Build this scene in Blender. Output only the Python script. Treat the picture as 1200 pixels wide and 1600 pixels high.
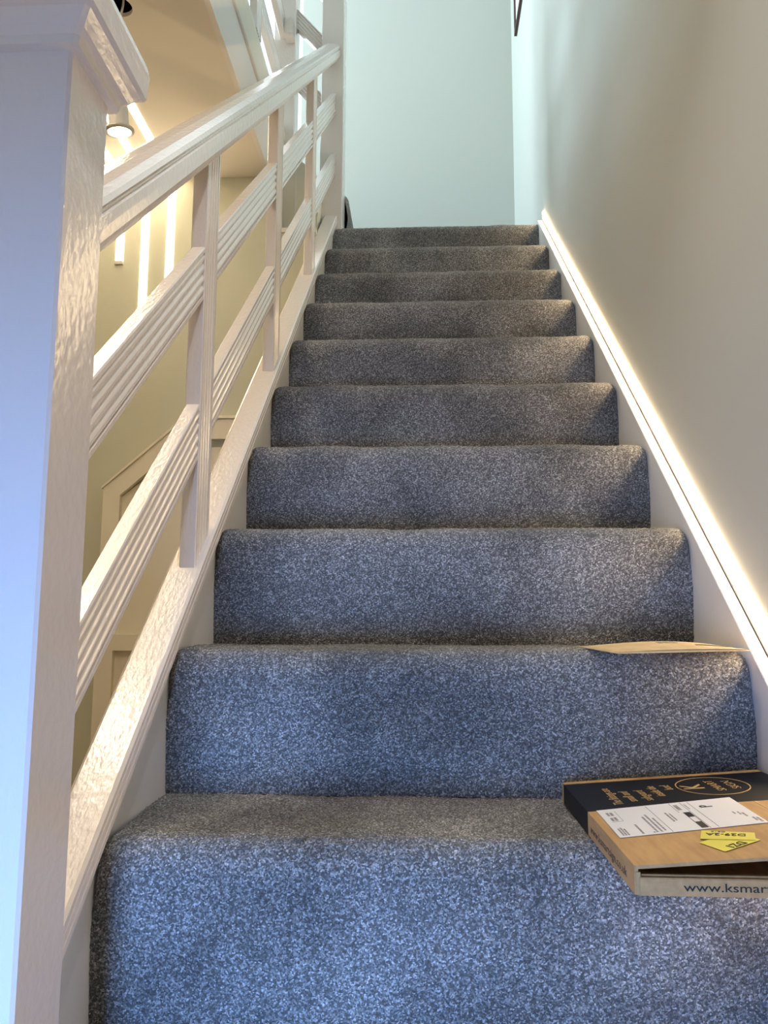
import bpy, bmesh, math, random
import numpy as np
from mathutils import Vector, Matrix
random.seed(7)
rng = np.random.default_rng(7)
for o in list(bpy.data.objects): bpy.data.objects.remove(o)
S = bpy.context.scene
COL = S.collection

# ------------------------------------------------------------------ camera
PITCH, YAW, ROLL, FPX = .137, .0509, .0038, 1286.4
cam = bpy.data.cameras.new('camera'); camo = bpy.data.objects.new('camera', cam); COL.objects.link(camo)
cam.sensor_fit = 'VERTICAL'; cam.sensor_height = 36; cam.sensor_width = 27
cam.lens = 36 * FPX / 1600; cam.clip_start = .02
f = Vector((-math.sin(YAW)*math.cos(PITCH), math.cos(YAW)*math.cos(PITCH), math.sin(PITCH)))
r = Vector((math.cos(YAW), math.sin(YAW), 0)); u = r.cross(f)
r2 = math.cos(ROLL)*r + math.sin(ROLL)*u; u2 = -math.sin(ROLL)*r + math.cos(ROLL)*u
camo.matrix_world = Matrix(((r2.x, u2.x, -f.x, .3633), (r2.y, u2.y, -f.y, -.9242), (r2.z, u2.z, -f.z, .4328), (0, 0, 0, 1)))
S.camera = camo
vs = S.view_settings; vs.view_transform = 'Standard'; vs.look = 'None'; vs.exposure = 0.0; vs.gamma = 1; vs.use_curve_mapping = False

# ------------------------------------------------------------------ sky and daylight
w = bpy.data.worlds.new('world'); S.world = w; w.use_nodes = True
bg = w.node_tree.nodes['Background']; bg.inputs[0].default_value = (.72, .86, 1, 1); bg.inputs[1].default_value = 1.6

def area(name, loc, tgt, sx, sy, power, color):
    l = bpy.data.lights.new(name, 'AREA'); l.shape = 'RECTANGLE'; l.size = sx; l.size_y = sy; l.energy = power; l.color = color
    o = bpy.data.objects.new(name, l); COL.objects.link(o); o.location = loc
    o.rotation_euler = (Vector(tgt) - Vector(loc)).to_track_quat('-Z', 'Z').to_euler()
    return o
# daylight entering by the glazed front door behind the camera and by the two upstairs windows
fd = area('daylight_front_door', (.09, -1.70, .06), (.13, 0, -.12), .36, .50, 12.5, (.19, .42, 1))
fd.data.spread = math.radians(80)
area('daylight_upstairs_window', (-2.32, 2.35, 3.75), (0.5, 2.75, 3.0), 1.1, 1.3, 155, (.66, .88, 1))
area('daylight_end_window', (-.75, 3.36, 3.75), (-.75, 1.0, 3.2), .8, 1.3, 30, (.80, .92, 1))

# ------------------------------------------------------------------ materials
def mat(name, base, rough=.5, spec=.5, nodes=None, emit=None, estr=0, coat=0):
    m = bpy.data.materials.new(name); m.use_nodes = True
    b = m.node_tree.nodes['Principled BSDF']
    b.inputs['Base Color'].default_value = (*base, 1); b.inputs['Roughness'].default_value = rough
    b.inputs['Specular IOR Level'].default_value = spec
    if coat: b.inputs['Coat Weight'].default_value = coat; b.inputs['Coat Roughness'].default_value = .15
    if emit:
        b.inputs['Emission Color'].default_value = (*emit, 1); b.inputs['Emission Strength'].default_value = estr
    if nodes: nodes(m.node_tree, b)
    return m
def bump(nt, b, scale, strength, dist=.002, stretch=None, detail=3):
    tc = nt.nodes.new('ShaderNodeTexCoord'); mp = nt.nodes.new('ShaderNodeMapping')
    if stretch: mp.inputs['Scale'].default_value = stretch
    n = nt.nodes.new('ShaderNodeTexNoise'); n.inputs['Scale'].default_value = scale; n.inputs['Detail'].default_value = detail
    bp = nt.nodes.new('ShaderNodeBump'); bp.inputs['Strength'].default_value = strength; bp.inputs['Distance'].default_value = dist
    nt.links.new(tc.outputs['Object'], mp.inputs[0]); nt.links.new(mp.outputs[0], n.inputs[0])
    nt.links.new(n.outputs[0], bp.inputs['Height']); nt.links.new(bp.outputs[0], b.inputs['Normal'])
    return n
def tint(nt, b, n, c0, c1, lo=.35, hi=.65):
    r = nt.nodes.new('ShaderNodeValToRGB'); r.color_ramp.elements[0].position = lo; r.color_ramp.elements[1].position = hi
    r.color_ramp.elements[0].color = (*c0, 1); r.color_ramp.elements[1].color = (*c1, 1)
    nt.links.new(n.outputs[0], r.inputs[0]); nt.links.new(r.outputs[0], b.inputs['Base Color'])
def slope_paint(nt, b):   # brushed gloss: stretched along the stair slope
    bump(nt, b, 170, .6, .0012, (1, .45, .45))
    bn = [n for n in nt.nodes if n.type == 'BUMP'][0]; nt.links.new(bn.outputs[0], b.inputs['Coat Normal'])
M = {}
M['gloss'] = mat('white_gloss_paint', (.81, .735, .68), .25, .5, slope_paint, coat=.7)
M['satin'] = mat('white_satin_paint', (.80, .77, .73), .45, .4, lambda nt, b: bump(nt, b, 60, .12, .001))
def orange_peel(c):
    def fn(nt, b):
        bump(nt, b, 140, .06, .001)
    return fn
M['wall'] = mat('sage_wall_paint', (.56, .555, .50), .7, .25, orange_peel(0))
M['hall'] = mat('olive_wall_paint', (.56, .56, .44), .7, .25, orange_peel(0))
M['ceil'] = mat('cream_ceiling_paint', (.80, .74, .64), .8, .2, orange_peel(0))
M['white'] = mat('white_wall_paint', (.82, .83, .82), .7, .2, orange_peel(0))
M['cup'] = mat('cream_cupboard_paint', (.78, .73, .60), .5, .4, lambda nt, b: bump(nt, b, 50, .1, .001))
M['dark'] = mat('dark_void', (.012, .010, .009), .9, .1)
M['floor'] = mat('hall_floor_wood', (.32, .22, .14), .5, .4, lambda nt, b: tint(nt, b, bump(nt, b, 8, .1, .001, (1, 12, 1)), (.26, .17, .10), (.38, .27, .17)))
M['led'] = mat('led_diffuser', (.9, .9, .88), .5, .3, emit=(1, .75, .45), estr=22)
M['ledhall'] = mat('hall_led_diffuser', (.9, .9, .88), .5, .3, emit=(1, .81, .56), estr=21)
M['lens'] = mat('downlight_lens', (.9, .9, .88), .5, .3, emit=(1, .82, .58), estr=55)
M['alu'] = mat('aluminium_profile', (.62, .58, .54), .4, .5, lambda nt, b: bump(nt, b, 200, .05, .0005))
M['fitting'] = mat('white_fitting', (.78, .76, .74), .35, .5, lambda nt, b: bump(nt, b, 80, .04, .0005))
M['flange'] = mat('brushed_flange', (.55, .52, .48), .3, .6, lambda nt, b: bump(nt, b, 300, .05, .0005))
M['cable'] = mat('cable_sheath', (.72, .68, .62), .5, .4, lambda nt, b: bump(nt, b, 100, .05, .0005))
def card(nt, b):
    n = bump(nt, b, 120, .12, .0006, (1, .15, 1)); tint(nt, b, n, (.48, .285, .125), (.58, .35, .155))
M['card'] = mat('brown_cardboard', (.47, .31, .16), .8, .25, card)
M['kraft'] = mat('kraft_paper', (.62, .45, .24), .65, .3, lambda nt, b: tint(nt, b, bump(nt, b, 40, .15, .001), (.58, .41, .21), (.67, .49, .27)))
M['blackprint'] = mat('black_print', (.008, .008, .009), .5, .2, lambda nt, b: bump(nt, b, 120, .06, .0005))
M['gold'] = mat('gold_ink', (.55, .36, .16), .45, .5, lambda nt, b: bump(nt, b, 300, .03, .0003))
M['paper'] = mat('white_paper', (.80, .78, .80), .55, .3, lambda nt, b: bump(nt, b, 60, .08, .0005))
M['ink'] = mat('black_ink', (.025, .022, .022), .6, .3, lambda nt, b: bump(nt, b, 200, .03, .0003))
M['brownink'] = mat('faded_brown_ink', (.13, .075, .04), .7, .3, lambda nt, b: bump(nt, b, 200, .03, .0003))
M['greyink'] = mat('grey_ink', (.24, .23, .24), .6, .3, lambda nt, b: bump(nt, b, 200, .03, .0003))
M['yellow'] = mat('yellow_sticker', (.78, .68, .08), .5, .4, lambda nt, b: bump(nt, b, 60, .08, .0005))
M['frame'] = mat('dark_red_wood', (.07, .025, .02), .4, .4, lambda nt, b: bump(nt, b, 60, .1, .0005))
def glassn(nt, b):
    b.inputs['Transmission Weight'].default_value = 1; b.inputs['IOR'].default_value = 1.05
M['glass'] = mat('clear_glass', (1, 1, 1), .02, .5, glassn)

def carpet(nt, b):
    L = nt.links; N = nt.nodes
    tc = N.new('ShaderNodeTexCoord')
    v = N.new('ShaderNodeTexVoronoi'); v.inputs['Scale'].default_value = 520; v.inputs['Randomness'].default_value = 1
    L.new(tc.outputs['Object'], v.inputs['Vector'])
    n1 = N.new('ShaderNodeTexNoise'); n1.inputs['Scale'].default_value = 620; n1.inputs['Detail'].default_value = 2
    L.new(tc.outputs['Object'], n1.inputs['Vector'])
    n2 = N.new('ShaderNodeTexNoise'); n2.inputs['Scale'].default_value = 5.5; n2.inputs['Detail'].default_value = 3
    L.new(tc.outputs['Object'], n2.inputs['Vector'])
    ramp = N.new('ShaderNodeValToRGB')
    e = ramp.color_ramp.elements; e[0].position = .0; e[0].color = (.050, .047, .043, 1); e[1].position = .95; e[1].color = (.90, .87, .82, 1)
    x = ramp.color_ramp.elements.new(.50); x.color = (.18, .171, .158, 1)
    x = ramp.color_ramp.elements.new(.75); x.color = (.40, .385, .36, 1)
    sep = N.new('ShaderNodeSeparateColor'); L.new(v.outputs['Color'], sep.inputs[0])
    mix = N.new('ShaderNodeMath'); mix.operation = 'MULTIPLY_ADD'; mix.inputs[1].default_value = .6
    L.new(sep.outputs[0], mix.inputs[0])
    m2 = N.new('ShaderNodeMath'); m2.operation = 'MULTIPLY'; m2.inputs[1].default_value = .5; L.new(n1.outputs[0], m2.inputs[0])
    L.new(m2.outputs[0], mix.inputs[2]); L.new(mix.outputs[0], ramp.inputs[0])
    # brushed pile: broad soft tone changes where the pile lies the other way
    r2 = N.new('ShaderNodeMapRange'); r2.inputs[1].default_value = .35; r2.inputs[2].default_value = .68; r2.inputs[3].default_value = .60; r2.inputs[4].default_value = 1.18
    L.new(n2.outputs[0], r2.inputs[0])
    mul = N.new('ShaderNodeVectorMath'); mul.operation = 'SCALE'; L.new(ramp.outputs[0], mul.inputs[0]); L.new(r2.outputs[0], mul.inputs['Scale'])
    L.new(mul.outputs[0], b.inputs['Base Color'])
    bp = N.new('ShaderNodeBump'); bp.inputs['Strength'].default_value = .8; bp.inputs['Distance'].default_value = .0022; bp.invert = True
    L.new(v.outputs['Distance'], bp.inputs['Height']); L.new(bp.outputs[0], b.inputs['Normal'])
    b.inputs['Sheen Weight'].default_value = .25; b.inputs['Sheen Roughness'].default_value = .4
M['carpet'] = mat('grey_carpet_pile', (.16, .16, .17), .95, .1, carpet)

# ------------------------------------------------------------------ helpers
def link(name, me, m, parent=None, smooth=False):
    if m is not None and len(me.materials) == 0: me.materials.append(M[m])
    o = bpy.data.objects.new(name, me); COL.objects.link(o)
    if parent is not None: o.parent = parent
    if smooth:
        for p in me.polygons: p.use_smooth = True
    return o
def mesh(name, verts, faces, m, parent=None, smooth=False):
    me = bpy.data.meshes.new(name); me.from_pydata([tuple(v) for v in verts], [], faces); me.update()
    bm = bmesh.new(); bm.from_mesh(me); bmesh.ops.recalc_face_normals(bm, faces=bm.faces); bm.to_mesh(me); bm.free()
    return link(name, me, m, parent, smooth)
def bmobj(name, bm, m, parent=None, smooth=False):
    me = bpy.data.meshes.new(name); bm.to_mesh(me); bm.free(); return link(name, me, m, parent, smooth)
def box(name, x0, x1, y0, y1, z0, z1, m, parent=None, bevel=0):
    bm = bmesh.new(); bmesh.ops.create_cube(bm, size=1)
    for v in bm.verts: v.co = Vector(((x0+x1)/2+v.co.x*(x1-x0), (y0+y1)/2+v.co.y*(y1-y0), (z0+z1)/2+v.co.z*(z1-z0)))
    if bevel: bmesh.ops.bevel(bm, geom=bm.edges[:], offset=bevel, segments=2, affect='EDGES')
    return bmobj(name, bm, m, parent)
def loft(name, rings, m, parent=None, smooth=False, caps=True, closed=True):
    """rings: list of equal-length point loops"""
    n = len(rings[0]); V = [p for rg in rings for p in rg]; F = []
    for i in range(len(rings)-1):
        for j in range(n if closed else n-1):
            k = (j+1) % n
            F.append((i*n+j, i*n+k, (i+1)*n+k, (i+1)*n+j))
    if caps and closed: F.append(tuple(range(n))); F.append(tuple(range((len(rings)-1)*n, len(rings)*n)))
    return mesh(name, V, F, m, parent, smooth)
def empty(name, loc, label, cat, group=None):
    o = bpy.data.objects.new(name, None); COL.objects.link(o); o.location = loc; o.empty_display_size = .05
    tagit(o, label, cat, group); return o
def tagit(o, label, cat, group=None):
    o['label'] = label; o['category'] = cat
    if group: o['group'] = group
def struct(o, label=None):
    o['kind'] = 'structure'
    if label: o['label'] = label
    return o
def adopt(parent):
    """parts are modelled in world space: shift them into their thing's space"""
    bpy.context.view_layer.update()
    inv = parent.matrix_world.inverted()
    for c in parent.children:
        c.matrix_parent_inverse = inv
def text(name, s, size, mtx, m, parent, align='LEFT', thick=.0002, sx=1.0, thin=0):
    cu = bpy.data.curves.new(name, 'FONT'); cu.body = s; cu.size = size; cu.align_x = align; cu.extrude = thick; cu.offset = -thin
    t = bpy.data.objects.new(name, cu); COL.objects.link(t)
    dg = bpy.context.evaluated_depsgraph_get()
    me = bpy.data.meshes.new_from_object(t.evaluated_get(dg)); bpy.data.objects.remove(t); bpy.data.curves.remove(cu)
    me.transform(Matrix.Diagonal((sx, 1, 1, 1))); me.transform(mtx); me.materials.clear(); me.name = name
    return link(name, me, m, parent)

# stair constants
G, R_, W = .237, .2, .8082
SL = R_/G
def line(y): return .2 + SL*y          # nosing line

# ------------------------------------------------------------------ setting
WR = .8340
def wall_with_hole(name, axis, c, t, a0, a1, z0, z1, holes, m):
    """wall slab at coordinate c..c+t on axis, spanning a0..a1, with rectangular holes [(h0,h1,k0,k1)]"""
    xs = sorted({a0, a1, *[h for q in holes for h in q[:2]]}); zs = sorted({z0, z1, *[h for q in holes for h in q[2:]]})
    bm = bmesh.new()
    for i in range(len(xs)-1):
        for k in range(len(zs)-1):
            mx, mz = (xs[i]+xs[i+1])/2, (zs[k]+zs[k+1])/2
            if any(q[0] < mx < q[1] and q[2] < mz < q[3] for q in holes): continue
            ret = bmesh.ops.create_cube(bm, size=1)['verts']
            for v in ret:
                a = mx + v.co.x*(xs[i+1]-xs[i]); z = mz + v.co.z*(zs[k+1]-zs[k]); cc = c + t*(v.co.y+.5)
                v.co = Vector((a, cc, z)) if axis == 'y' else Vector((cc, a, z))
    bmesh.ops.remove_doubles(bm, verts=bm.verts, dist=1e-5)
    return struct(bmobj(name, bm, m))
FZ, CZ, UF, UC = -.2, 2.066, 2.40, 4.75
struct(box('wall_right', WR, WR+.12, -1.64, 3.28, FZ, UC, 'wall'))
EW = [(-1.15, -.30, 3.05, 4.40)]
wall_with_hole('wall_end', 'y', 3.16, .12, -2.2, WR, FZ, UC, EW, 'wall')
wall_with_hole('wall_front', 'y', -1.76, .12, -2.2, WR+.12, FZ, UC, [(-.10, .60, FZ, 1.82)], 'white')
wall_with_hole('wall_left', 'x', -2.2, .12, -1.64, 3.16, FZ, UC, [(1.75, 2.95, 3.05, 4.40)], 'white')
struct(box('wall_hall', -2.08, -.20, 1.88, 1.96, FZ, CZ, 'hall'))
struct(box('wall_recess', -.20, -.031, 1.88, 1.96, FZ, 1.845, 'hall'))
struct(box('floor', -2.08, WR, -1.64, 3.16, FZ-.05, FZ, 'floor'))
struct(box('wall_added_blocker', -.16, -.10, -1.64, -.27, FZ, CZ, 'white'))  # unseen wall, added to keep the blue door light off the hall
struct(box('ceiling_upstairs', -2.2, WR+.12, -1.76, 3.28, UC, UC+.05, 'white'))
# hall ceiling with the open hole that the downlight came out of
HX, HY, HR = -.452, 1.030, .037
bm = bmesh.new()
outer = [bm.verts.new(p) for p in ((-2.08, -1.64, CZ), (-.2, -1.64, CZ), (-.2, 1.88, CZ), (-2.08, 1.88, CZ))]
inner = [bm.verts.new((HX+HR*math.cos(a*math.pi/14), HY+HR*math.sin(a*math.pi/14), CZ)) for a in range(28)]
ed = [bm.edges.new((outer[i], outer[(i+1) % 4])) for i in range(4)] + [bm.edges.new((inner[i], inner[(i+1) % 28])) for i in range(28)]
bmesh.ops.triangle_fill(bm, use_beauty=True, edges=ed)
ceil = struct(bmobj('ceiling', bm, 'ceil'))
rings = []
for z in (CZ, CZ+.012):
    rings.append([(HX+HR*math.cos(a*math.pi/14), HY+HR*math.sin(a*math.pi/14), z) for a in range(28)])
loft('hole_rim', rings, 'ceil', ceil, caps=False)
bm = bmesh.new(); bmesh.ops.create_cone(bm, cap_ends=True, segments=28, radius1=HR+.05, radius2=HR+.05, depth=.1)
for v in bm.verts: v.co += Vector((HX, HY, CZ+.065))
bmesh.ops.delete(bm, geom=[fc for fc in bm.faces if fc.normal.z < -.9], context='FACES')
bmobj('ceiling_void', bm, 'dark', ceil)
struct(box('floor_upstairs', -2.08, -.215, -1.64, 3.16, CZ+.16, UF, 'floor'))
struct(box('ceiling_entrance', -.2, WR, -1.64, .05, CZ, CZ+.05, 'ceil'))
# stairwell edge: fascia board, bead and nosing board
t1 = struct(box('trim_1', -.216, -.200, -1.64, 2.14, CZ-.004, CZ+.185, 'satin'))
rings = []
for y in (-1.64, 2.14):
    rings.append([(-.200+.009*math.sin(a*math.pi/6), y, CZ+.195-.010*math.cos(a*math.pi/6)) for a in range(7)] + [(-.216, y, CZ+.205), (-.216, y, CZ+.185)])
struct(loft('trim_2', rings, 'satin'))
struct(box('trim_3', -.216, -.198, -1.64, 2.14, CZ+.205, UF, 'cup'))  # same paint as the fascia; cream colour stands in for warm light
# side of the two upper steps, next to the recess
mesh_side = loft('trim_4', [[(-.20, y, 1.80), (-.045, y, 1.80), (-.045, y, 2.14), (-.20, y, 2.30)] for y in (2.02, 2.19)], 'cup')
struct(mesh_side)
struct(box('trim_5', -.20, -.031, 1.872, 1.96, 1.845, 1.862, 'satin'))
box('panel_joint', -.134, -.130, 2.0185, 2.0205, 1.82, 2.22, 'satin', mesh_side)
# spandrel panel under the stair
struct(mesh('wall_spandrel', [(-.03, -.14, FZ), (-.03, 2.24, FZ), (-.03, 2.24, line(2.24)-.25), (-.03, -.14, line(-.14)-.25),
                              (-.02, -.14, FZ), (-.02, 2.24, FZ), (-.02, 2.24, line(2.24)-.25), (-.02, -.14, line(-.14)-.25)],
            [(0, 1, 2, 3), (4, 5, 6, 7), (0, 1, 5, 4), (1, 2, 6, 5), (2, 3, 7, 6), (3, 0, 4, 7)], 'cup'))

def window(name, axis, c, a0, a1, z0, z1, t=.05):
    root = bpy.data.objects.new(name, None); COL.objects.link(root); struct(root)
    def b(nm, p0, p1, q0, q1, m, d0=-.025, d1=.025):
        if axis == 'y': return box(nm, p0, p1, c+d0, c+d1, q0, q1, m, root)
        return box(nm, c+d0, c+d1, p0, p1, q0, q1, m, root)
    b('window_frame', a0, a0+t, z0, z1, 'satin'); b('window_frame', a1-t, a1, z0, z1, 'satin')
    b('window_frame', a0+t, a1-t, z0, z0+t, 'satin'); b('window_frame', a0+t, a1-t, z1-t, z1, 'satin')
    mid = (a0+a1)/2
    b('mullion', mid-.02, mid+.02, z0+t, z1-t, 'satin')
    return root
window('window_1', 'y', 3.23, -1.15, -.30, 3.05, 4.40)
window('window_2', 'x', -2.15, 1.75, 2.95, 3.05, 4.40)
dr = window('door_1', 'y', -1.66, -.10, .60, FZ, 1.82, .05)
box('door_panel', -.05, .55, -1.675, -1.645, .40, 1.77, 'satin', dr)
box('door_panel', .29, .55, -1.675, -1.645, FZ+.05, .40, 'satin', dr)

# ------------------------------------------------------------------ staircase
stair = empty('staircase', (.4, 0, FZ), 'straight flight of stairs covered in grey speckled carpet', 'staircase')
RAD = .036
def step_profile(i, ds, first_z, last_y):
    """(y, z, ny, nz) polyline of one carpeted step: riser, rounded nose, tread"""
    y0 = (i-1)*G; zt = i*R_; zb = first_z
    pts = []
    n = max(2, int((zt-RAD-zb)/ds))
    for k in range(n): t = k/n; pts.append((y0+.012*(1-t)**1.5, zb+t*(zt-RAD-zb), -1, 0))
    n = max(5, int(RAD*1.57/ds))
    for k in range(n):
        a = k/n*math.pi/2; pts.append((y0+RAD-RAD*math.cos(a), zt-RAD+RAD*math.sin(a), -math.cos(a), math.sin(a)))
    n = max(2, int((last_y-y0-RAD)/ds))
    for k in range(n+1): t = k/n; pts.append((y0+RAD+t*(last_y-y0-RAD), zt, 0, 1))
    return pts
def smooth_noise(shape, cells):
    a = rng.standard_normal((cells[0]+2, cells[1]+2))
    ii = np.linspace(0, cells[0], shape[0]); jj = np.linspace(0, cells[1], shape[1])
    i0 = ii.astype(int); j0 = jj.astype(int); fi = (ii-i0)[:, None]; fj = (jj-j0)[None, :]
    fi = fi*fi*(3-2*fi); fj = fj*fj*(3-2*fj)
    return a[i0][:, j0]*(1-fi)*(1-fj)+a[i0+1][:, j0]*fi*(1-fj)+a[i0][:, j0+1]*(1-fi)*fj+a[i0+1][:, j0+1]*fi*fj
def carpet_step(name, prof, x0, x1, ds, amp, rot=None, edge_l=True, edge_r=True):
    nx = max(8, int((x1-x0)/ds)); X = np.linspace(x0, x1, nx+1)
    P = np.array(prof); ny = len(P)
    e = np.zeros(nx+1); rr = .022
    for q, on in (((X-x0), edge_l), ((x1-X), edge_r)):
        if on:
            d = np.clip((rr-q)/rr, 0, 1); e += rr*.75*(1-np.sqrt(1-np.clip(d, 0, .999)**2))
    zt = P[:, 1].max(); wgt = np.clip((P[:, 1]-(zt-.10))/.07, 0, 1)*np.clip(1-(P[:, 0]-P[:, 0].min()-.05)/.12, 0, 1)
    nz = rng.standard_normal((ny, nx+1))*amp + smooth_noise((ny, nx+1), (6, 10))*.0011
    # silhouette of the nose is slightly wavy
    off = nz - wgt[:, None]*e[None, :]
    Y = P[:, 0][:, None] + P[:, 2][:, None]*off; Z = P[:, 1][:, None] + P[:, 3][:, None]*off
    Xg = np.broadcast_to(X, (ny, nx+1)) + rng.standard_normal((ny, nx+1))*amp*.3
    V = np.stack([Xg, Y, Z], -1).reshape(-1, 3)
    if rot is not None: V = rot(V)
    idx = np.arange(ny*(nx+1)).reshape(ny, nx+1)
    F = np.stack([idx[:-1, :-1], idx[:-1, 1:], idx[1:, 1:], idx[1:, :-1]], -1).reshape(-1, 4)
    me = bpy.data.meshes.new(name)
    me.vertices.add(len(V)); me.vertices.foreach_set('co', V.astype(np.float32).ravel())
    me.loops.add(F.size); me.loops.foreach_set('vertex_index', F.astype(np.int32).ravel())
    me.polygons.add(len(F)); me.polygons.foreach_set('loop_start', np.arange(0, F.size, 4, dtype=np.int32))
    me.polygons.foreach_set('use_smooth', np.ones(len(F), bool)); me.update(calc_edges=True); me.validate()
    return link(name, me, 'carpet', stair)
for i in range(0, 11):
    ds = .003 if i in (1, 2) else .004 if i in (3, 4) else .007
    amp = .0007 if i in (1, 2, 3, 4) else .0006
    last = i*G+.025 if i < 10 else 3.159
    zb = (i-1)*R_
    if i == 10: ds = .012
    carpet_step('carpeted_step', step_profile(i, ds, zb, last), 0 if i < 10 else .0, W if i < 10 else WR-.001, ds, amp)
# two further steps turning left off the landing
def turn(V):
    # local (x along width, y going up the flight) -> world: flight climbs towards -X
    return np.stack([  .050-V[:, 1], 2.245+V[:, 0], V[:, 2]], -1)
def prof_at(zt, zb, L):
    p = step_profile(1, .01, 0, L); p = np.array(p); p[:, 1] = p[:, 1] + zt - .2
    return p
carpet_step('carpeted_step', prof_at(2.2, 2.0, .2625), 0, .91, .012, .0006, turn)
carpet_step('carpeted_step', prof_at(2.4, 2.2, .30), 0, .91, .012, .0006, lambda V: turn(V+np.array([0, .25, 0])))
# string boards
def slopeboard(name, prof, y0, y1, m, parent, smooth=False, base=0):
    """profile [(x, offset above nosing line)] swept along the slope, cut by vertical planes"""
    return loft(name, [[(x, y, line(y)+o) for x, o in prof] for y in (y0, y1)], m, parent, smooth)
slopeboard('outer_string', [(-.024, -.30), (0, -.30), (0, .004), (-.024, .004)], -.20, 2.14, 'satin', stair)
slopeboard('wall_string', [(W, -.34), (W+.019, -.34), (W+.019, -.008), (W+.0175, -.0065), (W+.0015, -.0065), (W, -.008)], -.45, 2.16, 'satin', stair)
adopt(stair)

# LED strip fixed to the wall above the string
led = empty('led_strip_light', (.84, 1.0, 1.0), 'glowing diagonal LED strip running up the right wall beside the stairs', 'led strip')
slopeboard('aluminium_profile', [(W+.0195, -.005), (WR-.0003, -.005), (WR-.0003, .001), (W+.0195, .001)], -.42, 2.17, 'alu', led)
slopeboard('diffuser', [(W+.0202, .0015), (WR-.0005, .0015), (WR-.0005, .031), (W+.0245, .0315), (W+.0215, .0305), (W+.0202, .028)], -.419, 2.168, 'led', led)
adopt(led)

# ------------------------------------------------------------------ balustrade of the flight
BX0, BX1 = -.0185, .007
def reed(x0, x1, lo, hi, n=4, depth=.0034, margin=.10):
    """board section with reeded broad faces: list of (x, s) round the section"""
    pts = []
    h = hi-lo
    def side(x, sgn, rev):
        q = []
        a, b = lo+h*margin, hi-h*margin
        q.append((x, lo+h*.025)); q.append((x, a))
        for k in range(n):
            s0 = a+(b-a)*k/n; s1 = a+(b-a)*(k+1)/n
            q.append((x-sgn*depth, s0+.0004))
            for j in range(1, 5):
                t = j/5; q.append((x-sgn*depth*(1-math.sin(math.pi*t))**1.0, s0+(s1-s0)*t))
            q.append((x-sgn*depth, s1-.0004))
        q.append((x, b)); q.append((x, hi-h*.025))
        return q[::-1] if rev else q
    pts += [(x1-.0015, lo)] + side(x1, 1, False) + [(x1-.0015, hi), (x0+.0015, hi)] + side(x0, -1, True) + [(x0+.0015, lo)]
    return pts
NB0, NB1 = -.240, -.150     # lower newel depth
bal = empty('stair_balustrade', (-.01, -.2, FZ), 'white gloss painted stair balustrade with reeded rails along the left side', 'balustrade')
# base rail with reeded edge
slopeboard('base_rail', [(-.034, .001), (.0145, .001), (.0163, .004), (.0163, .012), (.0145, .014), (.0163, .016), (.0163, .025), (.0145, .027), (.0163, .029), (.0163, .036), (.0125, .040), (-.032, .040), (-.036, .036), (-.036, .006)], NB1, 2.14, 'gloss', bal)
BYS = [(.332, .406), (.927, 1.001), (1.520, 1.594)]
def hr_profile():
    p = [(-.026, .714), (.004, .712), (.012, .713), (.0165, .722), (.020, .730), (.0205, .745), (.0203, .759), (.0165, .762), (.0163, .765), (.0195, .768), (.0205, .772), (.017, .779), (.006, .786), (-.010, .790), (-.028, .790), (-.038, .786), (-.042, .778), (-.0425, .768), (-.038, .764), (-.040, .759), (-.0405, .735), (-.036, .722)]
    return p
slopeboard('handrail', hr_profile(), NB1, 2.14, 'gloss', bal)
segs = [NB1] + [v for p in BYS for v in p] + [2.14]
for lo, hi in ((.208, .300), (.472, .564)):
    for k in range(0, len(segs), 2):
        slopeboard('mid_rail', reed(BX0+.0015, BX1-.0015, lo, hi), segs[k]-.0005, segs[k+1]+.0005, 'gloss', bal)
for y0, y1 in BYS:
    sec = reed(BX0, BX1, y0, y1)
    loft('baluster', [[(x, y, line(y)+.0395) for x, y in sec], [(x, y, line(y)+.7145) for x, y in sec]], 'gloss', bal)
def square_ring(x0, x1, y0, y1, z, o, c=.003):
    a, b, d, e = x0-o, x1+o, y0-o, y1+o
    return [(a+c, d, z), (b-c, d, z), (b, d+c, z), (b, e-c, z), (b-c, e, z), (a+c, e, z), (a, e-c, z), (a, d+c, z)]
def newel(x0, x1, y0, y1, zb, zt, parent, name='newel_post', cap=True):
    p = loft(name, [square_ring(x0, x1, y0, y1, zb, 0), square_ring(x0, x1, y0, y1, zt, 0)], 'gloss', parent)
    if cap:
        pr = [(zt-.004, .0005), (zt-.003, .009), (zt+.005, .0105), (zt+.007, .0125), (zt+.010, .016), (zt+.016, .020), (zt+.022, .025), (zt+.024, .030), (zt+.050, .032), (zt+.062, .029), (zt+.070, .020), (zt+.074, .006)]
        loft('newel_cap', [square_ring(x0, x1, y0, y1, z, o, .004) for z, o in pr], 'gloss', p)
    return p
newel(-.056, .036, NB0, NB1, FZ, .966, bal)
newel(-.056, .036, 2.141, 2.240, 1.62, 3.42, bal)
adopt(bal)

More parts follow.
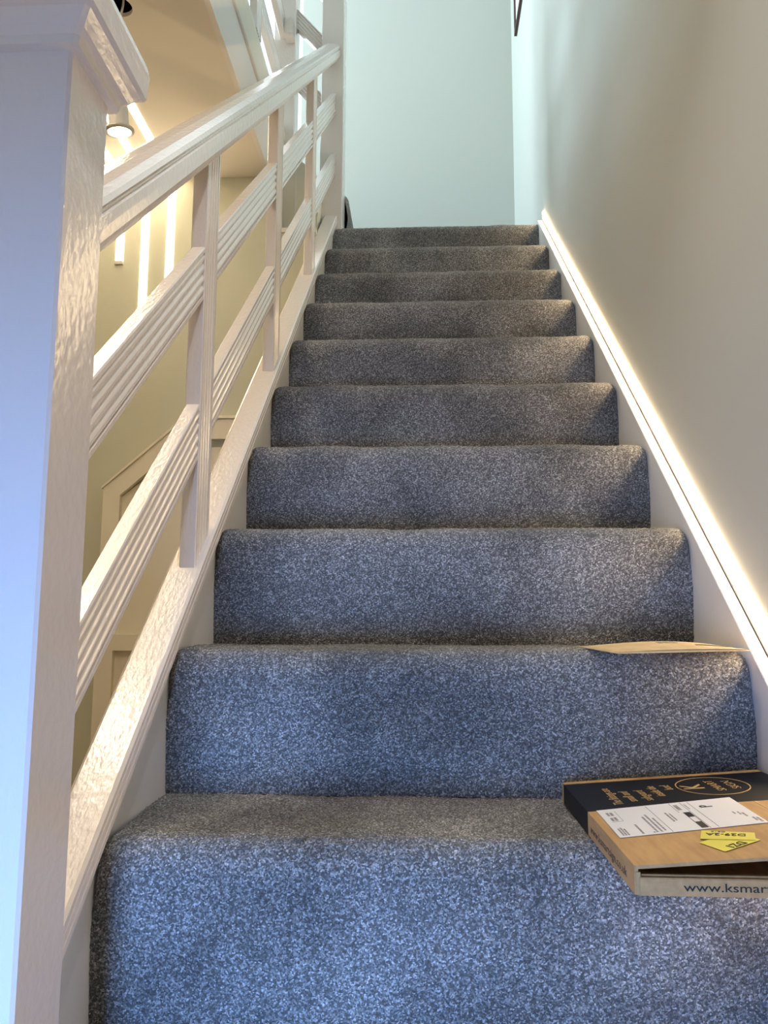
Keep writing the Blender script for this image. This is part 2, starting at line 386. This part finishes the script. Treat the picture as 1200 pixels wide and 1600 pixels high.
# ------------------------------------------------------------------ balustrade of the upper landing
lb = empty('landing_balustrade', (-.21, 2.19, UF), 'white upper landing balustrade seen overhead beyond the handrail', 'balustrade')
newel(-.255, -.164, 2.141, 2.240, 2.20, 3.45, lb)
box('base_rail', -.240, -.205, -1.64, 2.141, UF, UF+.035, 'satin', lb)
uy = [2.141]
for k in range(5): uy += [1.62-.6*k+.037, 1.62-.6*k-.037]
uy.append(-1.6)
for lo, hi in ((2.555, 2.630), (2.82, 2.905)):
    for k in range(0, len(uy), 2):
        sec = reed(-.2275, -.2025, lo, hi)
        loft('mid_rail', [[(x, y, z) for x, z in sec] for y in (uy[k+1], uy[k])], 'gloss', lb)
for k in range(5):
    sec = reed(-.229, -.201, 1.62-.6*k-.037, 1.62-.6*k+.037)
    loft('baluster', [[(x, y, UF+.034) for x, y in sec], [(x, y, 3.10) for x, y in sec]], 'gloss', lb)
sec = [(-.25, 3.10), (-.195, 3.10), (-.19, 3.115), (-.19, 3.15), (-.20, 3.165), (-.24, 3.165), (-.255, 3.15), (-.255, 3.115)]
loft('handrail', [[(x, y, z) for x, z in sec] for y in (-1.6, 2.141)], 'gloss', lb)
box('rail_block', -.202, -.166, 2.08, 2.141, 2.80, 2.87, 'gloss', lb, .002)
# short rails dropping from the landing post to the flight's upper newel
for c in (2.895, 2.63, 3.15):
    sec = reed(2.175, 2.205, -.045, .045)
    loft('mid_rail', [[(x, yy, c+.045+s-(x+.164)*1.15) for yy, s in sec] for x in (-.164, -.056)], 'gloss', lb)
adopt(lb)

# ------------------------------------------------------------------ hall: cupboard front, LED strips, downlight
cb = empty('panelled_cupboard', (-.5, 1.86, FZ), 'cream panelled cupboard front with a sloping top corner behind the balustrade', 'cupboard')
CY0, CY1 = 1.852, 1.8795
xl, xr, zl, zh, xs_ = -.757, -.205, .905, 1.15, -.475
def prism(name, pts, y0, y1, m, parent): return loft(name, [[(x, y, z) for x, z in pts] for y in (y0, y1)], m, parent)
k = (zh-zl)/(xs_-xl)
rw = .060
prism('stile', [(xl, FZ), (xl+rw, FZ), (xl+rw, zl+k*rw), (xl, zl)], CY0, CY1, 'cup', cb)
prism('sloping_rail', [(xl+rw, zl+k*rw-.078), (xs_, zh-.078), (xs_, zh), (xl+rw, zl+k*rw)], CY0, CY1, 'cup', cb)
prism('top_rail', [(xs_, zh-.075), (xr, zh-.075), (xr, zh), (xs_, zh)], CY0, CY1, 'cup', cb)
prism('cap_moulding', [(xl-.004, zl+.004), (xl-.004, zl-.004), (xs_, zh-.002), (xr, zh-.002), (xr, zh+.008), (xs_-.002, zh+.008)], CY0-.006, CY1, 'cup', cb)
prism('mid_rail', [(xl+rw, .345), (xr, .345), (xr, .400), (xl+rw, .400)], CY0, CY1, 'cup', cb)
prism('bottom_rail', [(xl+rw, FZ), (xr, FZ), (xr, FZ+.11), (xl+rw, FZ+.11)], CY0, CY1, 'cup', cb)
prism('panel', [(xl+rw, .40), (xr, .40), (xr, zh-.10), (xs_, zh-.10), (xl+rw, zl+k*rw-.08)], CY1-.007, CY1-.001, 'cup', cb)
prism('panel', [(xl+rw, FZ+.11), (xr, FZ+.11), (xr, .345), (xl+rw, .345)], CY1-.007, CY1-.001, 'cup', cb)
adopt(cb)

whr = ('leftmost and shortest glowing LED strip on the hall wall and ceiling', 'middle glowing LED strip on the hall wall and ceiling', 'rightmost glowing LED strip on the hall wall, nearest the first baluster')
for kx, (sx, zb) in enumerate(((-.752, 1.735), (-.660, 1.40), (-.566, 1.52))):
    e = empty('led_strip', (sx, 1.87, zb), whr[kx], 'led strip', 'LED strips bent from hall wall to ceiling')
    hw = .0135
    box('wall_diffuser', sx-hw, sx+hw, 1.8785, 1.8797, zb+.012, CZ-.0015, 'ledhall', e)
    box('ceiling_diffuser', sx-hw, sx+hw, -.6, 1.8785, CZ-.0015, CZ-.0003, 'ledhall', e)
    box('end_cap', sx-hw-.001, sx+hw+.001, 1.872, 1.8795, zb, zb+.012, 'alu', e)
    adopt(e)

dl = empty('hanging_downlight', (-.428, 1.024, 1.70), 'lit downlight dangling by its cable from the ceiling hole', 'light')
def lathe(name, prof, m, parent, seg=32, tilt=None, c=(0, 0, 0)):
    rings = [[(rr*math.cos(2*math.pi*a/seg), rr*math.sin(2*math.pi*a/seg), z) for a in range(seg)] for rr, z in prof]
    o = loft(name, rings, m, parent, True)
    me = o.data
    if tilt: me.transform(tilt)
    me.transform(Matrix.Translation(c)); return o
T = Matrix.Rotation(math.radians(6), 4, 'X') @ Matrix.Rotation(math.radians(-5), 4, 'Y')
lathe('body', [(.0245, .006), (.0255, .010), (.0255, .070), (.022, .085), (.010, .090)], 'fitting', dl, 32, T)
lathe('flange', [(.0285, .003), (.030, -.001), (.0355, 0), (.0375, .003), (.0370, .007), (.026, .008)], 'flange', dl, 32, T)
lathe('lens', [(.0005, .0015), (.0288, .0015), (.0288, .004), (.0005, .004)], 'lens', dl, 32, T)
pts = [Vector((0, 0, .088)), Vector((.004, -.004, .14)), Vector((-.012, .004, .24)), Vector((-.020, .012, .32)), Vector((-.012, .010, .385)), Vector((-.02, .01, .44))]
rings = []
for i in range(41):
    t = i/40*(len(pts)-1); j = min(int(t), len(pts)-2); fr = t-j
    p0 = pts[max(j-1, 0)]; p1 = pts[j]; p2 = pts[j+1]; p3 = pts[min(j+2, len(pts)-1)]
    c = .5*((2*p1)+(p2-p0)*fr+(2*p0-5*p1+4*p2-p3)*fr**2+(3*p1-p0-3*p2+p3)*fr**3)
    rings.append([(c.x+.003*math.cos(a*math.pi/4), c.y+.003*math.sin(a*math.pi/4), c.z) for a in range(8)])
loft('cable', rings, 'cable', dl, True)

# added out-of-frame lamp, brightens the lowest treads, newel and parcel
ed_ = empty('added_entrance_fill', (.36, -.12, CZ), 'added unseen fill lamp in the entrance ceiling above the first step', 'light')
lathe('flange', [(.030, .0), (.031, -.003), (.040, -.002), (.041, -.0003), (.030, -.0002)], 'flange', ed_)
lathe('lens', [(.0005, -.0012), (.0300, -.0012), (.0300, -.0004), (.0005, -.0004)], 'lens', ed_)
el = bpy.data.lights.new('added_entrance_fill_beam', 'AREA'); el.shape = 'DISK'; el.size = .058; el.energy = 2.9; el.color = (.97, .97, 1); el.spread = math.radians(95)
elo = bpy.data.objects.new('added_entrance_fill_beam', el); COL.objects.link(elo); elo.parent = ed_; elo.location = (0, 0, -.004)
# recessed downlight in the hall ceiling, between two of the LED strips
hd = empty('hall_downlight', (-.706, .17, CZ), 'recessed downlight in the hall ceiling between two LED strips', 'light')
lathe('flange', [(.024, .0), (.025, -.003), (.030, -.002), (.031, -.0003), (.024, -.0002)], 'flange', hd)
lathe('lens', [(.0005, -.0012), (.0240, -.0012), (.0240, -.0004), (.0005, -.0004)], 'lens', hd)
hl = bpy.data.lights.new('hall_downlight_beam', 'AREA'); hl.shape = 'DISK'; hl.size = .047; hl.energy = 2.4; hl.color = (1, .86, .68); hl.spread = math.radians(130)
hlo = bpy.data.objects.new('hall_downlight_beam', hl); COL.objects.link(hlo); hlo.parent = hd; hlo.location = (0, 0, -.004)

# picture frame on the right wall of the landing
pf = empty('picture_frame', (.84, 2.75, 3.42), 'dark wooden picture frame hung high on the right wall by the corner', 'picture frame')
y0, y1, z0, z1 = 2.42, 2.91, 3.395, 3.95
for nm, a in (('frame_side', (y0, y0+.02, z0, z1)), ('frame_side', (y1-.02, y1, z0, z1)), ('frame_rail', (y0+.02, y1-.02, z0, z0+.02)), ('frame_rail', (y0+.02, y1-.02, z1-.02, z1))):
    box(nm, WR-.014, WR-.0005, *a, 'frame', pf)
box('picture', WR-.006, WR-.001, y0+.02, y1-.02, z0+.02, z1-.02, 'paper', pf)
adopt(pf)

# ------------------------------------------------------------------ parcel on the first step
pc = empty('cardboard_parcel', (.66, .03, .2), 'flat brown cardboard box with black printed band and white shipping label', 'parcel')
PX0, PX1, PY0, PY1, PB, PT = .544, .798, -.165, .218, .2025, .2175
LS = .078
def lidz(x): return .2270 + LS*(x-PX0)
tk = .003
# tray
box('tray_base', PX0+.004, PX1-.002, PY0+.002, PY1-.002, PB, PB+tk, 'card', pc)
fp = box('front_panel', PX0+.003, PX1, PY0, PY0+.004, PB, PT, 'card', pc, .0008)
box('inner_front_flap', PX0+.006, PX1-.002, PY0+.005, PY0+.009, PB+tk, PT+.0015, 'card', pc)
box('right_side', PX1-.004, PX1-.001, PY0+.004, PY1-.004, PB+tk, .240, 'card', pc)
box('corner_tab', PX0+.0005, PX0+.0045, PY0+.0015, PY0+.018, PB+.0005, PT+.004, 'card', pc)
# lid: sloping slab with its left side wall
def slab(name, x0, x1, y0, y1, dz0, dz1, m, bow=0, parent=pc, n=1):
    rings = []
    for i in range(n+1):
        y = y0+(y1-y0)*i/n
        rings.append([(x0, y, lidz(x0)+dz0), (x1, y, lidz(x1)+dz0), (x1, y, lidz(x1)+dz1), (x0, y, lidz(x0)+dz1)])
    return loft(name, rings, m, parent)
SEAM = .045
lid = slab('lid', PX0, PX1, PY0+.001, SEAM, -tk, 0, 'card')
band = slab('black_band', PX0, PX1, SEAM, PY1-.014, -tk, 0, 'blackprint')
slab('back_edge', PX0, PX1, PY1-.014, PY1, -tk, .0002, 'card')
ls = box('left_side', PX0-.0005, PX0+.003, PY0+.003, SEAM, PB, .2268, 'card', pc)
box('left_side_band', PX0-.0006, PX0+.003, SEAM, PY1-.010, PB, .2268, 'blackprint', pc)
box('left_side_back', PX0-.0008, PX0+.003, PY1-.010, PY1, PB, .2269, 'card', pc)
box('back_panel', PX0+.003, PX1-.004, PY1-.003, PY1-.0005, PB, .226, 'card', pc)
box('lid_crease', .726, .7275, PY0+.002, SEAM-.002, lidz(.7265)-.0008, lidz(.7265)+.0004, 'kraft', pc)
# frame of the lid surface: local x -> world direction given by angle, z -> lid normal
ex = Vector((1, 0, LS)).normalized(); ey = Vector((0, 1, 0)); en = ex.cross(ey)
def lidm(x, y, ang, lift=.0004):
    a = math.radians(ang); d = math.cos(a)*ex+math.sin(a)*ey; d2 = -math.sin(a)*ex+math.cos(a)*ey
    p = Vector((x, y, lidz(x)))+en*lift
    return Matrix(((d.x, d2.x, en.x, p.x), (d.y, d2.y, en.y, p.y), (d.z, d2.z, en.z, p.z), (0, 0, 0, 1)))
for i, s in enumerate(('The fittings are', 'small and', 'safeguard', 'inside the', 'box!')):
    text('gold_lettering', s, .0165, lidm(.590+i*.0185, .068+(.012 if i in (1, 2) else .03 if i == 3 else .062 if i == 4 else 0)*1.0, 90), 'gold', band, sx=.92, thin=.0002)
# oval emblem
OC = (.712, .137); OR = .049
ring = []
rings = []
for a in range(64):
    t = 2*math.pi*a/64; c, s = math.cos(t), math.sin(t)
    rr = []
    for q, dz in ((OR-.0013, .0002), (OR, .0002), (OR, .0006), (OR-.0013, .0006)):
        x = OC[0]+q*.86*c; y = OC[1]+q*1.08*s; rr.append(tuple(Vector((x, y, lidz(x)))+en*dz))
    rings.append(rr)
rings.append(rings[0])
loft('emblem_ring', rings, 'gold', band, caps=False)
text('emblem_letter', 'K', .036, lidm(.700, .137, 90), 'gold', band, 'CENTER', sx=1.2)
text('emblem_lettering', 'SMART', .0150, lidm(.7200, .137, 90), 'gold', band, 'CENTER', sx=1.30, thin=.0003)
text('emblem_lettering', 'SIGN', .0150, lidm(.7395, .137, 90), 'gold', band, 'CENTER', sx=1.45, thin=.0003)
# front and left lettering
text('printed_web_address', 'www.ksmartsign.co.uk', .0100, Matrix(((1, 0, 0, .5845), (0, 0, -1, PY0-.0002), (0, 1, 0, .2070), (0, 0, 0, 1))), 'ink', fp, sx=1.45)
text('printed_web_address', 'www.ksmartsign.co.uk', .0125, Matrix(((0, 0, -1, PX0-.0008), (-1, 0, 0, .030), (0, 1, 0, .209), (0, 0, 0, 1))), 'brownink', ls, sx=1.45, thin=.00025)
# shipping label
LQ = [(.553, .045), (.552, -.074), (.704, -.052), (.708, .068)]
def lidquad(name, q, lift, m, parent, th=.0003):
    a = [tuple(Vector((x, y, lidz(x)))+en*lift) for x, y in q]; b = [tuple(Vector((x, y, lidz(x)))+en*(lift+th)) for x, y in q]
    return loft(name, [a, b], m, parent)
lab = lidquad('shipping_label', LQ, .0005, 'paper', pc)
lab['label'] = 'white shipping label with black print'
def lq(uu, vv):   # u left->right, v front->back on the label
    f0 = Vector(LQ[1]); f1 = Vector(LQ[2]); b0 = Vector(LQ[0]); b1 = Vector(LQ[3])
    p = (f0*(1-uu)+f1*uu)*(1-vv)+(b0*(1-uu)+b1*uu)*vv; return (p.x, p.y)
def lrect(name, u0, u1, v0, v1, m, lift=.00085):
    return lidquad(name, [lq(u0, v1), lq(u0, v0), lq(u1, v0), lq(u1, v1)], lift, m, lab, .00008)
for uu in (.355, .53, .61, .665):
    if uu in (.53,): lrect('ruled_line', uu, uu+.004, .62, .97, 'greyink')
    else: lrect('ruled_line', uu, uu+.004, .02, .97, 'greyink')
lrect('ruled_line', .115, .118, .52, .90, 'greyink'); lrect('ruled_line', .04, .115, .515, .522, 'greyink')
lrect('black_bar', .555, .605, .04, .60, 'ink')
lrect('bar_code_patch', .560, .600, .25, .42, 'paper', .00095)
for u0, v0, v1, uh in ((.045, .55, .66, .018), (.070, .55, .68, .020), (.045, .74, .86, .018), (.070, .74, .86, .020), (.030, .05, .28, .012), (.048, .05, .30, .012), (.066, .05, .26, .012),
                       (.160, .05, .36, .014), (.255, .05, .60, .014), (.285, .05, .66, .014), (.315, .08, .52, .012), (.430, .33, .66, .013), (.455, .36, .62, .010), (.235, .05, .08, .014),
                       (.625, .70, .90, .008), (.90, .34, .45, .012), (.92, .26, .40, .016), (.945, .10, .22, .014), (.965, .05, .20, .018), (.87, .38, .46, .012), (.545, .70, .90, .030)):
    # illegible small print: rows of broken dashes
    v = v0
    while v < v1:
        L_ = random.uniform(.018, .05); lrect('small_print', u0, u0+uh, v, min(v+L_, v1), 'greyink'); v += L_+random.uniform(.006, .014)
px, py = lq(.80, .70)
text('printed_letter', 'P', .019, lidm(px, py, 98, .0010), 'ink', lab)
# yellow stickers
s2 = lidquad('yellow_sticker', [(.617, -.108), (.629, -.142), (.672, -.112), (.660, -.080)], .0006, 'yellow', pc)
s1 = lidquad('yellow_sticker', [(.632, -.069), (.6215, -.098), (.667, -.114), (.6755, -.089)], .0012, 'yellow', pc)
text('printed_code', 'D29-2A', .0112, lidm(.6665, -.0925, 160, .0017), 'ink', s1, sx=1.0)
text('printed_code', 'C814', .0055, lidm(.6520, -.0785, 160, .0017), 'greyink', s1, sx=1.1)
text('printed_code', 'DZ1', .0125, lidm(.6525, -.1135, 215, .0012), 'ink', s2, sx=1.0)
adopt(pc)

# ------------------------------------------------------------------ padded envelope on the second step
ev = empty('padded_envelope', (.70, .3, .4), 'flat kraft paper padded envelope lying across the second step', 'envelope')
FL, FR, BL, BR = Vector((.612, .172, .3975)), Vector((.792, .205, .4015)), Vector((.582, .300, .4035)), Vector((.803, .410, .4035))
NU, NV = 30, 16
def envpt(uu, vv, side):
    p = (FL*(1-uu)+FR*uu)*(1-vv)+(BL*(1-uu)+BR*uu)*vv
    b = (max(0, math.sin(math.pi*uu))**.7)*(max(0, math.sin(math.pi*vv))**.6)
    z = p.z + (.0095*b if side else -.0005*b) + (.0008 if side else 0)
    # follows the nose of the step
    return (p.x, p.y, max(z, .4012+.0 if False else z))
V = [envpt(i/NU, j/NV, s) for s in (1, 0) for j in range(NV+1) for i in range(NU+1)]
F = []
n1 = (NU+1)*(NV+1)
for s in (0, 1):
    for j in range(NV):
        for i in range(NU):
            a = s*n1+j*(NU+1)+i; F.append((a, a+1, a+NU+2, a+NU+1))
def bnd():
    q = [(i, 0) for i in range(NU)]+[(NU, j) for j in range(NV)]+[(i, NV) for i in range(NU, 0, -1)]+[(0, j) for j in range(NV, 0, -1)]
    return [j*(NU+1)+i for i, j in q]
bb = bnd()
for k in range(len(bb)):
    a, b = bb[k], bb[(k+1) % len(bb)]; F.append((a, b, b+n1, a+n1))
mesh('envelope_body', V, F, 'kraft', ev, True)
# flap edge, print marks on the top
def strip(name, u0, u1, v0, v1, m, lift, n=10):
    V = []; F = []
    for i in range(n+1):
        uu = u0+(u1-u0)*i/n
        for vv in (v0, v1):
            p = envpt(uu, vv, 1); V.append((p[0], p[1], p[2]+lift)); V.append((p[0], p[1], p[2]+lift+.0003))
    for i in range(n):
        a = i*4; b = a+4
        F += [(a, b, b+2, a+2), (a+1, b+1, b+3, a+3), (a, b, b+1, a+1), (a+2, b+2, b+3, a+3)]
    F += [(0, 1, 3, 2), (n*4, n*4+1, n*4+3, n*4+2)]
    return mesh(name, V, F, m, ev)
strip('sealed_flap', .02, .985, .03, .12, 'kraft', .0002)
for uu in (.42, .475, .53): strip('print_mark', uu, uu+.032, .33, .43, 'greyink', .0003, 3)
strip('torn_edge', .66, .93, .20, .235, 'ink', .0003)
adopt(ev)
